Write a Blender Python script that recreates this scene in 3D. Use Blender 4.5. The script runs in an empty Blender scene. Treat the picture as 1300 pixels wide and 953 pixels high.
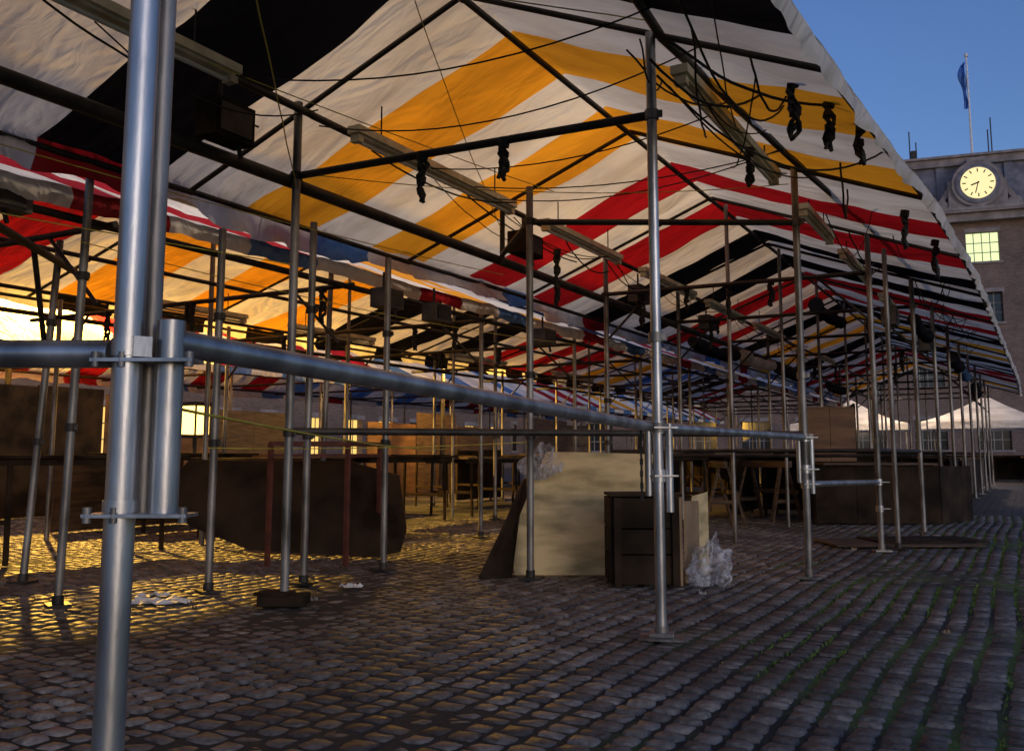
import bpy, math, random
from mathutils import Vector, noise, Matrix
import numpy as np
random.seed(7)
scene = bpy.context.scene
rnd = random.uniform

# world axes: +Y runs along the stall rows, +X to the open side of the square
def cw(X, Y, z=0.0):
    return (0.876*X-0.482*Y, 0.482*X+0.876*Y, z)

# ---------------------------------------------------------------- materials
def newmat(name):
    m = bpy.data.materials.new(name); m.use_nodes = True
    nt = m.node_tree; nt.nodes.clear()
    out = nt.nodes.new('ShaderNodeOutputMaterial')
    return m, nt, out
def N(nt, typ, **kw):
    n = nt.nodes.new(typ)
    for k, v in kw.items():
        if k.startswith('i_'): n.inputs[k[2:].replace('_', ' ')].default_value = v
        else: setattr(n, k, v)
    return n
def noisy(name, c1, c2, scale=6, rough=0.7, metal=0.0, bump=0.2, bscale=40, stretch=(1,1,1), detail=5, lo=0.35, hi=0.65, rough2=None, spec=.5):
    m, nt, out = newmat(name); L = nt.links.new
    tc = N(nt, 'ShaderNodeTexCoord'); mp = N(nt, 'ShaderNodeMapping'); mp.inputs['Scale'].default_value = stretch
    L(tc.outputs['Object'], mp.inputs['Vector'])
    n1 = N(nt, 'ShaderNodeTexNoise', i_Scale=scale, i_Detail=detail); L(mp.outputs[0], n1.inputs['Vector'])
    cr = N(nt, 'ShaderNodeValToRGB'); cr.color_ramp.elements[0].position = lo; cr.color_ramp.elements[1].position = hi
    cr.color_ramp.elements[0].color = (*c1, 1); cr.color_ramp.elements[1].color = (*c2, 1)
    L(n1.outputs['Fac'], cr.inputs[0])
    b = N(nt, 'ShaderNodeBsdfPrincipled', i_Roughness=rough, i_Metallic=metal)
    b.inputs['Specular IOR Level'].default_value = spec
    L(cr.outputs[0], b.inputs['Base Color'])
    if rough2 is not None:
        mr = N(nt, 'ShaderNodeMapRange'); mr.inputs['To Min'].default_value = rough; mr.inputs['To Max'].default_value = rough2
        L(n1.outputs['Fac'], mr.inputs['Value']); L(mr.outputs[0], b.inputs['Roughness'])
    n2 = N(nt, 'ShaderNodeTexNoise', i_Scale=bscale, i_Detail=3); L(mp.outputs[0], n2.inputs['Vector'])
    bp = N(nt, 'ShaderNodeBump', i_Strength=bump, i_Distance=0.01); L(n2.outputs['Fac'], bp.inputs['Height'])
    L(bp.outputs[0], b.inputs['Normal']); L(b.outputs[0], out.inputs[0])
    return m
def fabric(name, col, trans=0.32):
    m, nt, out = newmat(name); L = nt.links.new
    tc = N(nt, 'ShaderNodeTexCoord'); mp = N(nt, 'ShaderNodeMapping'); mp.inputs['Scale'].default_value = (0.7, 1.8, 1)
    mp.inputs['Rotation'].default_value = (0, 0, .35)
    L(tc.outputs['Object'], mp.inputs[0])
    n1 = N(nt, 'ShaderNodeTexNoise', i_Scale=1.1, i_Detail=5); L(mp.outputs[0], n1.inputs['Vector'])
    cr = N(nt, 'ShaderNodeValToRGB'); cr.color_ramp.elements[0].position = 0.28; cr.color_ramp.elements[1].position = 0.58
    cr.color_ramp.elements[0].color = (col[0]*.66, col[1]*.62, col[2]*.58, 1); cr.color_ramp.elements[1].color = (*col, 1)
    L(n1.outputs['Fac'], cr.inputs[0])
    n2 = N(nt, 'ShaderNodeTexNoise', i_Scale=2.0, i_Detail=2); n2.inputs['Distortion'].default_value = .8
    L(mp.outputs[0], n2.inputs['Vector'])
    n3 = N(nt, 'ShaderNodeTexNoise', i_Scale=5.0, i_Detail=2); n3.inputs['Distortion'].default_value = 1.2
    L(mp.outputs[0], n3.inputs['Vector'])
    ad = N(nt, 'ShaderNodeMath', operation='MULTIPLY_ADD'); ad.inputs[1].default_value = .18; L(n3.outputs['Fac'], ad.inputs[0]); L(n2.outputs['Fac'], ad.inputs[2])
    bp = N(nt, 'ShaderNodeBump', i_Strength=1.0, i_Distance=0.09); L(ad.outputs[0], bp.inputs['Height'])
    d = N(nt, 'ShaderNodeBsdfDiffuse'); t = N(nt, 'ShaderNodeBsdfTranslucent'); g = N(nt, 'ShaderNodeBsdfGlossy', i_Roughness=0.42)
    g.inputs['Color'].default_value = (.6, .6, .6, 1)
    for q in (d, t): L(cr.outputs[0], q.inputs['Color']); L(bp.outputs[0], q.inputs['Normal'])
    L(bp.outputs[0], g.inputs['Normal'])
    mx = N(nt, 'ShaderNodeMixShader'); mx.inputs[0].default_value = trans; L(d.outputs[0], mx.inputs[1]); L(t.outputs[0], mx.inputs[2])
    m2 = N(nt, 'ShaderNodeMixShader'); m2.inputs[0].default_value = 0.05; L(mx.outputs[0], m2.inputs[1]); L(g.outputs[0], m2.inputs[2])
    L(m2.outputs[0], out.inputs[0]); return m
def emis(name, col, s):
    m, nt, out = newmat(name)
    e = N(nt, 'ShaderNodeEmission', i_Strength=s); e.inputs[0].default_value = (*col, 1)
    nt.links.new(e.outputs[0], out.inputs[0]); return m
def brick(name, c1, c2, mortar, sx=1, bw=0.22, bh=0.075, axes='XZ', rough=0.85, bump=.4):
    m, nt, out = newmat(name); L = nt.links.new
    tc = N(nt, 'ShaderNodeTexCoord'); sp = N(nt, 'ShaderNodeSeparateXYZ'); cb = N(nt, 'ShaderNodeCombineXYZ')
    L(tc.outputs['Object'], sp.inputs[0]); L(sp.outputs[axes[0]], cb.inputs[0]); L(sp.outputs[axes[1]], cb.inputs[1])
    br = N(nt, 'ShaderNodeTexBrick', i_Scale=1.0); br.inputs['Brick Width'].default_value = bw; br.inputs['Row Height'].default_value = bh
    br.inputs['Mortar Size'].default_value = bh*.13; br.inputs['Color1'].default_value = (*c1, 1); br.inputs['Color2'].default_value = (*c2, 1)
    br.inputs['Mortar'].default_value = (*mortar, 1); L(cb.outputs[0], br.inputs['Vector'])
    n1 = N(nt, 'ShaderNodeTexNoise', i_Scale=0.7, i_Detail=8); L(tc.outputs['Object'], n1.inputs['Vector'])
    mr = N(nt, 'ShaderNodeMapRange'); mr.inputs['To Min'].default_value = .45; mr.inputs['To Max'].default_value = 1.4; L(n1.outputs['Fac'], mr.inputs[0])
    mu = N(nt, 'ShaderNodeVectorMath', operation='SCALE'); L(br.outputs['Color'], mu.inputs[0]); L(mr.outputs[0], mu.inputs['Scale'])
    b = N(nt, 'ShaderNodeBsdfPrincipled', i_Roughness=rough); L(mu.outputs[0], b.inputs['Base Color'])
    bp = N(nt, 'ShaderNodeBump', i_Strength=bump, i_Distance=.01, invert=True); L(br.outputs['Fac'], bp.inputs['Height']); L(bp.outputs[0], b.inputs['Normal'])
    L(b.outputs[0], out.inputs[0]); return m

M = {}
M['W'] = fabric('canvas_white', (.78, .75, .72)); M['Y'] = fabric('canvas_yellow', (.84, .37, .025)); M['R'] = fabric('canvas_red', (.40, .010, .016))
M['K'] = fabric('canvas_navy', (.008, .009, .018), .08); M['B'] = fabric('canvas_blue', (.10, .22, .50)); M['G'] = fabric('canvas_green', (.03, .12, .08))
M['galv'] = noisy('galvanised_steel', (.27, .27, .28), (.58, .58, .59), 10, .27, .88, .07, 70, (1, 1, .3), rough2=.48)
M['pole'] = noisy('weathered_steel', (.10, .09, .08), (.34, .32, .30), 9, .38, .7, .15, 60, (1, 1, .3), rough2=.62)
M['dark'] = noisy('dark_steel', (.020, .017, .015), (.06, .05, .042), 5, .55, .35, .2, 50)
M['redfr'] = noisy('red_oxide_steel', (.08, .02, .012), (.15, .04, .02), 9, .6, .1, .2, 50)
M['ply'] = noisy('weathered_plywood', (.32, .25, .12), (.70, .55, .29), 3.2, .75, 0, .3, 30, (1, 1, 3), detail=12, lo=.3, hi=.6)
M['wood'] = noisy('old_wood', (.045, .026, .015), (.12, .07, .036), 3, .75, 0, .4, 30, (1, 1, 7), detail=7)
M['wood2'] = noisy('brown_board', (.09, .042, .018), (.18, .09, .04), 1.6, .7, 0, .3, 25, (1, 1, 5), detail=7)
M['darkwood'] = noisy('dark_board', (.012, .008, .005), (.045, .028, .016), 3, .85, 0, .4, 20, detail=8, spec=.15)
M['card'] = noisy('cardboard', (.24, .16, .09), (.36, .25, .14), 4, .85, 0, .2, 30)
M['rubber'] = noisy('black_strap', (.006, .006, .007), (.02, .02, .02), 12, .7, 0, .3, 60)
M['rope'] = noisy('yellow_cord', (.40, .32, .03), (.6, .5, .08), 12, .7, 0, .3, 60)
M['fix'] = noisy('batten_casing', (.50, .44, .28), (.74, .68, .48), 7, .5, 0, .1, 40, (1, 1, 1))
M['tube'] = noisy('fluorescent_tube', (.7, .68, .55), (.8, .78, .7), 7, .25, 0, 0, 40)
M['box'] = noisy('grey_box', (.035, .03, .028), (.10, .09, .085), 6, .6, 0, .2, 40)
M['stone'] = noisy('dressed_stone', (.15, .14, .15), (.28, .26, .27), 1.5, .85, 0, .4, 12)
M['slate'] = noisy('slate', (.08, .09, .13), (.16, .17, .23), 2, .6, 0, .4, 12)
M['brick'] = brick('brown_brick', (.18, .115, .105), (.10, .068, .065), (.21, .19, .175))
M['glass'] = noisy('window_glass', (.015, .018, .025), (.03, .035, .045), .5, .12, 0, 0, 4)
M['white'] = noisy('white_paint', (.6, .6, .6), (.75, .75, .74), 4, .5, 0, .1, 30)
M['frame'] = noisy('window_bars', (.2, .2, .19), (.3, .3, .29), 4, .5, 0, .1, 30)
M['lit'] = emis('lit_window', (.85, 1.0, .50), 1.15)
M['litw'] = emis('lit_shop', (1.0, .60, .16), 1.3)
M['clock'] = emis('clock_glow', (1.0, .83, .42), 1.15)
M['lamp'] = emis('sodium_bulb', (1.0, .60, .16), 25)
M['work'] = emis('kiosk_light', (1.0, .62, .14), 5)
M['flag'] = fabric('flag_cloth', (.12, .30, .75))
M['moss'] = noisy('moss', (.055, .10, .018), (.13, .20, .04), 8, .9, 0, .3, 40)

# ---------------------------------------------------------------- mesh builder
class MB:
    def __init__(s): s.v = []; s.f = []; s.m = []; s.sm = []; s.mats = []
    def mi(s, k):
        if k not in s.mats: s.mats.append(k)
        return s.mats.index(k)
    def face(s, pts, mat, sm=False):
        b = len(s.v); s.v += [tuple(p) for p in pts]; s.f.append(tuple(range(b, b+len(pts)))); s.m.append(s.mi(mat)); s.sm.append(sm)
    def tube(s, p0, p1, r, mat, n=10, r2=None, caps=True):
        p0 = Vector(p0); p1 = Vector(p1); d = (p1-p0)
        if d.length < 1e-6: return
        d.normalize(); a = d.orthogonal().normalized(); c = d.cross(a); r2 = r if r2 is None else r2
        b = len(s.v); k = s.mi(mat)
        ring = [(math.cos(2*math.pi*i/n), math.sin(2*math.pi*i/n)) for i in range(n)]
        for (x, y) in ring: s.v.append(tuple(p0+a*x*r+c*y*r))
        for (x, y) in ring: s.v.append(tuple(p1+a*x*r2+c*y*r2))
        for i in range(n):
            j = (i+1) % n; s.f.append((b+i, b+j, b+n+j, b+n+i)); s.m.append(k); s.sm.append(True)
        if caps:
            s.face([p0+a*x*r+c*y*r for x, y in reversed(ring)], mat); s.face([p1+a*x*r2+c*y*r2 for x, y in ring], mat)
    def poly(s, pts, r, mat, n=6):
        for i in range(len(pts)-1): s.tube(pts[i], pts[i+1], r, mat, n, caps=False)
    def box(s, c, d, mat, rot=0.0, tilt=None):
        R = Matrix.Rotation(rot, 3, 'Z')
        if tilt is not None: R = R @ tilt
        c = Vector(c); h = Vector(d)/2
        P = [c+R@Vector((x*h.x, y*h.y, z*h.z)) for x in (-1, 1) for y in (-1, 1) for z in (-1, 1)]
        for q in ((0, 1, 3, 2), (4, 6, 7, 5), (0, 4, 5, 1), (2, 3, 7, 6), (0, 2, 6, 4), (1, 5, 7, 3)):
            s.face([P[i] for i in q], mat)
    def beam(s, p0, p1, w, h, mat):
        p0 = Vector(p0); p1 = Vector(p1); d = p1-p0; l = d.length; q = d.to_track_quat('X', 'Z').to_matrix()
        c = (p0+p1)/2
        P = [c+q@Vector((x*l/2, y*w/2, z*h/2)) for x in (-1, 1) for y in (-1, 1) for z in (-1, 1)]
        for g in ((0, 1, 3, 2), (4, 6, 7, 5), (0, 4, 5, 1), (2, 3, 7, 6), (0, 2, 6, 4), (1, 5, 7, 3)):
            s.face([P[i] for i in g], mat)
    def build(s, name, parent=None, bevel=0):
        me = bpy.data.meshes.new(name); me.from_pydata(s.v, [], s.f)
        for k in s.mats: me.materials.append(M[k])
        me.polygons.foreach_set('material_index', s.m); me.polygons.foreach_set('use_smooth', s.sm); me.update()
        ob = bpy.data.objects.new(name, me); scene.collection.objects.link(ob)
        if parent: ob.parent = parent
        if bevel:
            md = ob.modifiers.new('weld', 'WELD'); md.merge_threshold = .0005
            b = ob.modifiers.new('bevel', 'BEVEL'); b.width = bevel; b.segments = 2
        return ob
def empty(name, loc=(0, 0, 0), rz=0):
    e = bpy.data.objects.new(name, None); e.location = loc; e.rotation_euler = (0, 0, rz); scene.collection.objects.link(e); return e
def lerp(a, b, f): return a+(b-a)*f
def interp(x, pts):
    if x <= pts[0][0]: return pts[0][1]
    for (a, b), (c, d) in zip(pts, pts[1:]):
        if x <= c: return b+(d-b)*(x-a)/(c-a)
    return pts[-1][1]

# ---------------------------------------------------------------- canopies
def canopy(name, parent, st, ef, rt, eb, zf, zr, zb, frames, seed, nu=26, sag=.05, cols=12, vf='W', vb='WWBWWRWWBW'):
    v = []; f = []; mi = []; mats = sorted(set([c for _, _, c in st]+list(vf)+list(vb)))
    S = []
    for k, (a, b, c) in enumerate(st):
        for i in range(cols): S.append((a+(b-a)*i/cols, c, k))
    S.append((st[-1][1], st[-1][2], len(st)-1))
    U = [i/nu for i in range(nu+1)]
    prof = []
    for (s, c, _) in S:
        fr = 0
        for a, b in zip(frames, frames[1:]):
            if a <= s < b: fr = (s-a)/(b-a)
        sg = sag*math.sin(math.pi*fr)
        row = []
        for side in (0, 1):
            for i, u in enumerate(U):
                if side == 1 and i == 0: continue
                if side == 0: x = lerp(ef(s), rt, u); z = lerp(zf, zr, u); k = math.sin(math.pi*u)
                else: x = lerp(rt, eb(s), u); z = lerp(zr, zb, u); k = math.sin(math.pi*u)
                z -= sg*(.45+.9*k)
                n = noise.noise(Vector((x*.9+seed, s*4.0+x*1.5, seed)))*.030*(.35+k)+noise.noise(Vector((x*2.5+seed, s*2.0, seed+5)))*.020*(.3+k)
                n += noise.noise(Vector((x*.7+s*1.6+seed, s*6.0-x*3, seed+9)))*.016
                wv = .035*noise.noise(Vector((x*1.3, s*.8, seed+20)))
                row.append((x, s+wv, z+n))
        prof.append(row)
    W = len(prof[0])
    for r in prof: v += r
    for i in range(len(prof)-1):
        for j in range(W-1):
            f.append((i*W+j, i*W+j+1, (i+1)*W+j+1, (i+1)*W+j)); mi.append(mats.index(S[i][1]))
    for side, j0 in ((1, 0), (-1, W-1)):
        b = len(v); vs = vf if side == 1 else vb
        H = .13 if side == 1 else .17
        q = .35 if side == 1 else 1
        for i, r in enumerate(prof):
            x, s, z = r[j0]
            h = H+.07*q*noise.noise(Vector((s*1.7, seed, side)))
            v.append((x+side*(.03+.06*q*noise.noise(Vector((s*3, seed, 4)))), s, z-h*.5))
            v.append((x+side*(.0+.13*q*noise.noise(Vector((s*4.5, seed+3, 4)))), s, z-h))
        for i in range(len(prof)-1):
            cc = mats.index(vs[(S[i][2]) % len(vs)])
            f.append((i*W+j0, b+2*i, b+2*i+2, (i+1)*W+j0)); mi.append(cc)
            f.append((b+2*i, b+2*i+1, b+2*i+3, b+2*i+2)); mi.append(cc)
    me = bpy.data.meshes.new(name); me.from_pydata(v, [], f)
    for c in mats: me.materials.append(M[c])
    me.polygons.foreach_set('material_index', mi); me.polygons.foreach_set('use_smooth', [True]*len(f)); me.update()
    ob = bpy.data.objects.new(name, me); scene.collection.objects.link(ob); ob.parent = parent
    return ob
def seq(s, txt, w):
    o = []
    for c in txt: o.append((s, s+w, c)); s += w
    return o

def foot(mb, x, y, mat='dark'):
    mb.box((x, y, .012), (.16, .13, .016), mat, rnd(-.5, .5))
    mb.tube((x, y, .01), (x, y, .07), .034, mat, 12)
def collar(mb, x, y, z, r=.026, mat='pole', L=.05):
    mb.tube((x, y, z-L/2), (x, y, z+L/2), r*1.45, mat, 12)
    mb.box((x+r*1.7, y, z), (.03, .018, .035), mat, rnd(0, 6))

# ---- row 1
row1 = empty('market_stall')
EF = [(-2, -.9), (4, -.74), (5.5, -.64), (7.7, -.46), (10.7, -.34), (25, -.07), (40, 0)]
PF = [(-2, -1.5), (1, -1.36), (4.48, -1.625), (7.17, -1.45), (9.52, -1.25), (12, -1.1), (25, -.95), (40, -.9)]
ef1 = lambda s: interp(s, EF)
eb1 = lambda s: -5.1-.06*math.sin(s*1.3)
pf1 = lambda s: interp(s, PF)
F1 = [-1.4, 1.08, 4.48, 7.17, 9.52, 12, 14.5, 17, 19.5, 22, 24.5, 27, 29.5, 32]
st1 = seq(-1.2, 'WKWKWK', .9)+[(4.2, 5.1, 'W')]+seq(5.1, 'YWYWRWRWKWKWRWRWKWYWYWKWKWRWRWYWYWKW', .78)
st1 = [q for q in st1 if q[0] < 32]
canopy('canopy_fabric', row1, st1, ef1, -2.8, eb1, 2.8, 3.7, 2.8, F1, 3.3)
mb = MB()
def roofz(t, s):
    if t > -2.8: return lerp(3.7, 2.8, (t+2.8)/(ef1(s)+2.8))
    return lerp(3.7, 2.8, (-2.8-t)/2.3)
for i, s in enumerate(F1):
    if s < 0: continue
    tf = pf1(s); tb = -4.0 if i != 3 else -3.23
    sb = s-.08 if i != 3 else 6.15
    near = s < 10
    m = 'galv' if s < 5 else 'pole'
    if s > 2:
        mb.tube((tf, s, 0), (tf, s, roofz(tf, s)-.06), .027, m, 16 if near else 8); foot(mb, tf, s, 'pole')
    mb.tube((tb, sb, 0), (tb, sb, roofz(tb, s)-.06 if i != 3 else 2.95), .027, 'pole', 16 if near else 8); foot(mb, tb, sb)
    mb.tube((tf, s, 2.68), (tb-.05, sb, 2.68), .024, 'dark', 10)
    if i == 3: mb.tube((-4.0, s-.08, 2.68), (tb, sb, 2.68), .024, 'dark', 10); mb.tube((-4.0, s-.08, 2.6), (-4.0, s-.08, 3.15), .024, 'dark', 10)
    for zz in (2.68, 1.04, 1.5) if near else (2.68,):
        if s > 2: collar(mb, tf, s, zz)
        collar(mb, tb, sb, zz, mat='dark')
    ro = .06
    mb.tube((ef1(s)-.02, s, 2.8-ro), (-2.8, s, 3.7-ro), .018, 'dark', 8)
    mb.tube((-2.8, s, 3.7-ro), (eb1(s), s, 2.8-ro), .018, 'dark', 8)
    if s > 7.5:
        mb.tube((-2.7, s+.2, 0), (-2.7, s+.2, 3.6), .022, 'pole', 8)
        mb.tube((tf, s, 2.2), (tf-.5, s, 2.68), .014, 'dark', 6); mb.tube((tb, s, 2.2), (tb+.5, s, 2.68), .014, 'dark', 6)
        mb.tube((tf, s, .95), (tb, s, .95), .018, 'dark', 6)
mb.build('frames', row1)
mb = MB()
for a, b in zip(F1, F1[1:]):
    for fx, z, r in ((lambda s: -2.8, 3.62, .022), (lambda s: pf1(s)+.06, 3.10, .026), (lambda s: -3.95, 3.10, .026), (lambda s: -4.05, 2.64, .042),
                     (lambda s: ef1(s)-.03, 2.75, .020), (lambda s: eb1(s)+.04, 2.74, .022)):
        mb.tube((fx(a), a, z), (fx(b), b, z+rnd(-.01, .01)), r, 'dark', 10)
mb.build('longitudinal_beams', row1)
mb = MB()
def batten(x, s0, s1, z, sag=0):
    mb.box((x, (s0+s1)/2, z+.045), (.10, s1-s0, .05), 'fix'); mb.box((x, (s0+s1)/2, z+.012), (.055, s1-s0-.08, .02), 'fix')
    mb.tube((x-.012, s0+.06, z-.02), (x-.012, s1-.06, z-.02), .014, 'tube', 8)
    for q in (s0+.04, s1-.04): mb.box((x, q, z-.012), (.07, .05, .05), 'fix')
    for q in (s0+.3, s1-.3): mb.tube((x, q, z+.05), (x, q, z+.3), .006, 'rubber', 5)
for s0, s1 in ((1.4, 3.6), (4.64, 6.8), (7.4, 9.2), (9.9, 11.8), (12.4, 14.3), (15, 17), (20, 22)):
    batten(-3.74, s0, s1, 2.98)
for s0, s1 in ((4.75, 7.0), (8.0, 9.3), (10, 11.8), (13, 14.4)):
    batten(-1.56, s0, s1, 2.98)
mb.build('light_battens', row1)
mb = MB()
def ebox(x, y, z, w=.3, h=.2, m='box'):
    mb.box((x, y, z), (.16, w, h), m); mb.box((x+.085, y, z), (.012, w*.8, h*.75), 'dark'); mb.tube((x, y-.05, z+h/2), (x, y-.05, z+h/2+.15), .012, 'dark', 6)
    mb.tube((x+.02, y+.08, z-h/2), (x+.03, y+.1, z-h/2-.08), .014, 'rubber', 6)
ebox(-3.93, 3.72, 2.80, .30, .22, 'darkwood'); ebox(-3.93, 7.4, 2.82, .4, .2, 'darkwood'); ebox(-3.93, 10.3, 2.8, .35); ebox(-3.93, 13, 2.8, .35)
ebox(-5.3, 3.2, 2.45, .45, .18); ebox(-4.9, 6.6, 2.28, .28, .17); ebox(-4.9, 7.4, 2.26, .28, .17); ebox(-4.95, 9.8, 2.3, .3, .18)
ebox(-1.3, 11.5, 2.5, .3); ebox(-1.2, 14.6, 2.5, .3)
mb.build('junction_boxes', row1)
mb = MB()
def cable(p, q, sag, r=.006, mat='rubber', n=14):
    p = Vector(p); q = Vector(q); pts = []
    for i in range(n+1):
        f = i/n; a = p.lerp(q, f); a.z -= sag*4*f*(1-f); a.x += .015*noise.noise(Vector((f*6, sag*9, p.y))); pts.append(a)
    mb.poly(pts, r, mat, 5)
def strap(x, y, z, L=.28):
    for k in range(3):
        a = rnd(-.03, .03); pts = [Vector((x+a*math.sin(i*1.1+k), y+.03*math.sin(i*1.7+k*2), z-L*i/7)) for i in range(8)]
        for i in range(7): mb.tube(pts[i], pts[i+1], .012+.004*(i % 2), 'rubber', 6)
    mb.tube((x, y, z-.02), (x+.01, y, z+.03), .034, 'rubber', 8)
    mb.tube((x, y, z-L*.45), (x, y, z-L*.6), .026, 'rubber', 7)
for f in (.35, .58): strap(lerp(-1.625, -4.0, 1-f-.05), lerp(4.48, 4.40, 1-f), 2.66, rnd(.2, .28))
for x, y, z in ((-1.0, 5.0, 2.92), (-.86, 5.25, 2.86), (-.75, 5.6, 2.86), (-1.5, 6.0, 2.9), (-.72, 7.6, 2.75), (-.6, 8.8, 2.75), (-3.5, 7.17, 2.66), (-2.2, 9.52, 2.66), (-3.1, 9.52, 2.66), (-1.6, 12, 2.66), (-4.0, 8.2, 2.6), (-1.4, 10.6, 3.0)): strap(x, y, z, rnd(.18, .34))
for i in range(14): strap(rnd(-4, -1), random.choice(F1[4:10]), 2.66, rnd(.15, .4))
for i in range(10): strap(rnd(-9, -5.5), random.choice([4.0, 6.5, 9, 11.5]), 2.40, rnd(.15, .3))
for i in range(34):
    s = rnd(3.5, 20); a = pf1(s)
    cable((a+rnd(-.1, .5), s, 3.0), (a+rnd(-.3, .6), s+rnd(.5, 2.2), 2.98), rnd(.05, .32), rnd(.004, .008))
for i in range(26):
    s = rnd(2.5, 20); cable((-3.95, s, 3.05), (-4.0+rnd(-.2, .5), s+rnd(.5, 2.5), 2.95), rnd(.05, .25), rnd(.004, .008))
for i in range(5):
    s = rnd(3.5, 14); cable((-3.95, s, 3.05), (-1.4, s+rnd(-.5, 1.5), 3.08), rnd(.05, .2), .005)
cable((-1.55, 4.5, 3.1), (-.8, 5.4, 2.9), .12, .009); cable((-1.6, 4.4, 2.95), (-1.2, 5.5, 3.15), .2, .008); cable((-1.6, 4.5, 2.9), (-.66, 6.2, 2.85), .3, .007)
for p, q, sg in (((-4.0, 1.6, 3.05), (-3.2, 6.5, 3.0), .05), ((-1.36, 1.1, 2.6), (-4.0, 4.4, 2.6), .02), ((-4.0, 4.4, 2.1), (-4.6, .4, 2.05), .02),
                 ((-1.36, 1.08, 1.0), (-4.0, 6.2, .95), .03), ((-2.8, 3.8, 3.6), (-4.0, 7.1, 2.9), .06), ((-5.0, 3.6, 2.2), (-4.4, 9.5, 2.15), .08), ((-4.0, 4.4, 2.7), (-1.5, 7.2, 3.0), .1),
                 ((-4.0, 1.0, 2.9), (-1.6, 4.5, 3.2), .03), ((-4.6, 1.5, 2.5), (-4.0, 7.1, 2.5), .05), ((-4.8, 4.5, .95), (-3.23, 6.15, 1.0), .02)):
    cable(p, q, sg, .0035, 'rope')
mb.build('cables_and_straps', row1)
mb = MB()
def roll(x, s0, s1, z, r, mat, seed):
    n = int((s1-s0)/.12); pr = None
    for i in range(n+1):
        s = s0+(s1-s0)*i/n; rr = r*(1+.35*noise.noise(Vector((s*2.5, seed, 0)))); q = Vector((x+.03*noise.noise(Vector((s*2, seed, 5))), s, z-.05*math.sin(math.pi*i/n)))
        if pr: mb.tube(pr[0], q, pr[1], mat, 8, rr, caps=(i in (1, n)))
        pr = (q, rr)
for k, (x, s0, s1, z, r, m_) in enumerate(((-3.9, 12.2, 14.3, 2.45, .09, 'K'), (-3.9, 14.7, 16.8, 2.5, .1, 'W'), (-1.1, 12.2, 14.2, 2.55, .08, 'K'), (-1.0, 17.2, 19.3, 2.55, .1, 'K'), (-3.9, 17.2, 19.3, 2.5, .1, 'K'),
        (-1.0, 19.8, 21.8, 2.55, .1, 'B'), (-2.7, 14.6, 16.8, 3.2, .1, 'K'), (-3.9, 22.2, 24.3, 2.5, .1, 'K'), (-1.0, 24.6, 26.8, 2.5, .12, 'K'))): roll(x, s0, s1, z, r, m_, k*3.1)
mb.build('rolled_side_sheets', row1)

# ---- row 2
row2 = empty('market_stall')
F2 = [-1, 1.5, 4.0, 6.5, 9, 11.5, 14, 16.5, 19, 21.5, 24, 26.5, 29, 31.5, 34]
ef2 = lambda s: -5.22; eb2 = lambda s: -9.9
st2 = seq(-1, 'YWBWRWRWRWYWYWYWKWKWKWRWRWRWYWYWBWBWKWKWRWR', .78)
canopy('canopy_fabric', row2, st2, ef2, -7.55, eb2, 2.60, 3.5, 2.78, F2, 11.7, nu=16, cols=9, vf='WRWBW', vb='KW')
mb = MB()
custom = [(-5.15, 3.7, 2.68, .25, 0), (-4.8, 4.55, 2.46, .02, 0), (-4.5, 5.14, 2.6, .03, 0), (-4.47, 6.03, 2.5, 0, 0), (-6.3, 4.24, 2.5, .14, .1), (-5.9, 6.95, 2.8, .08, .05), (-6.6, 11.5, 2.9, 0, 0)]
for x, y, h, dx, dy in custom:
    dx *= .3
    mb.tube((x, y, 0), (x+dx, y+dy, h), .026, 'pole', 14); foot(mb, x, y); collar(mb, x+dx*.4, y+dy*.4, h*.4, mat='dark'); collar(mb, x+dx*.75, y+dy*.75, h*.75, mat='dark')
for s in F2:
    if s > 7:
        for x in (-5.35, -9.3): mb.tube((x, s, 0), (x, s, 2.62), .026, 'pole', 8); foot(mb, x, s)
        mb.tube((-7.5, s+.3, 0), (-7.5, s+.3, 3.3), .022, 'pole', 8)
    elif s > 1: mb.tube((-9.3, s, 0), (-9.3, s, 2.62), .026, 'pole', 8); mb.tube((-7.4, s+.4, 0), (-7.4, s+.4, 3.3), .026, 'pole', 8)
    mb.tube((-5.2, s, 2.42), (-9.8, s, 2.42), .024, 'dark', 8)
    mb.tube((-5.25, s, 2.54), (-7.55, s, 3.42), .018, 'dark', 8); mb.tube((-7.55, s, 3.42), (-9.9, s, 2.70), .018, 'dark', 8)
    mb.tube((-5.35, s, 1.9), (-5.9, s, 2.42), .014, 'dark', 6); mb.tube((-9.3, s, 1.9), (-8.8, s, 2.42), .014, 'dark', 6)
for x, z, r in ((-5.3, 2.42, .028), (-7.55, 3.36, .022), (-9.3, 2.42, .028), (-9.85, 2.68, .02), (-6.6, 2.5, .02), (-8.4, 2.5, .02), (-5.25, 2.54, .02)):
    mb.tube((x, -1, z), (x, 34, z), r, 'dark', 8)
mb.tube((-5.15, 3.0, 2.28), (-6.3, 4.5, 2.3), .03, 'dark', 8); mb.tube((-6.28, 4.3, 1.6), (-5.9, 3.9, 2.3), .02, 'dark', 8)
for s0, s1 in ((3, 5), (6.6, 8.4), (9.2, 11), (13, 15), (17, 19)): batten(-8.4, s0, s1, 2.56)
mb.build('frames', row2)

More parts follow.
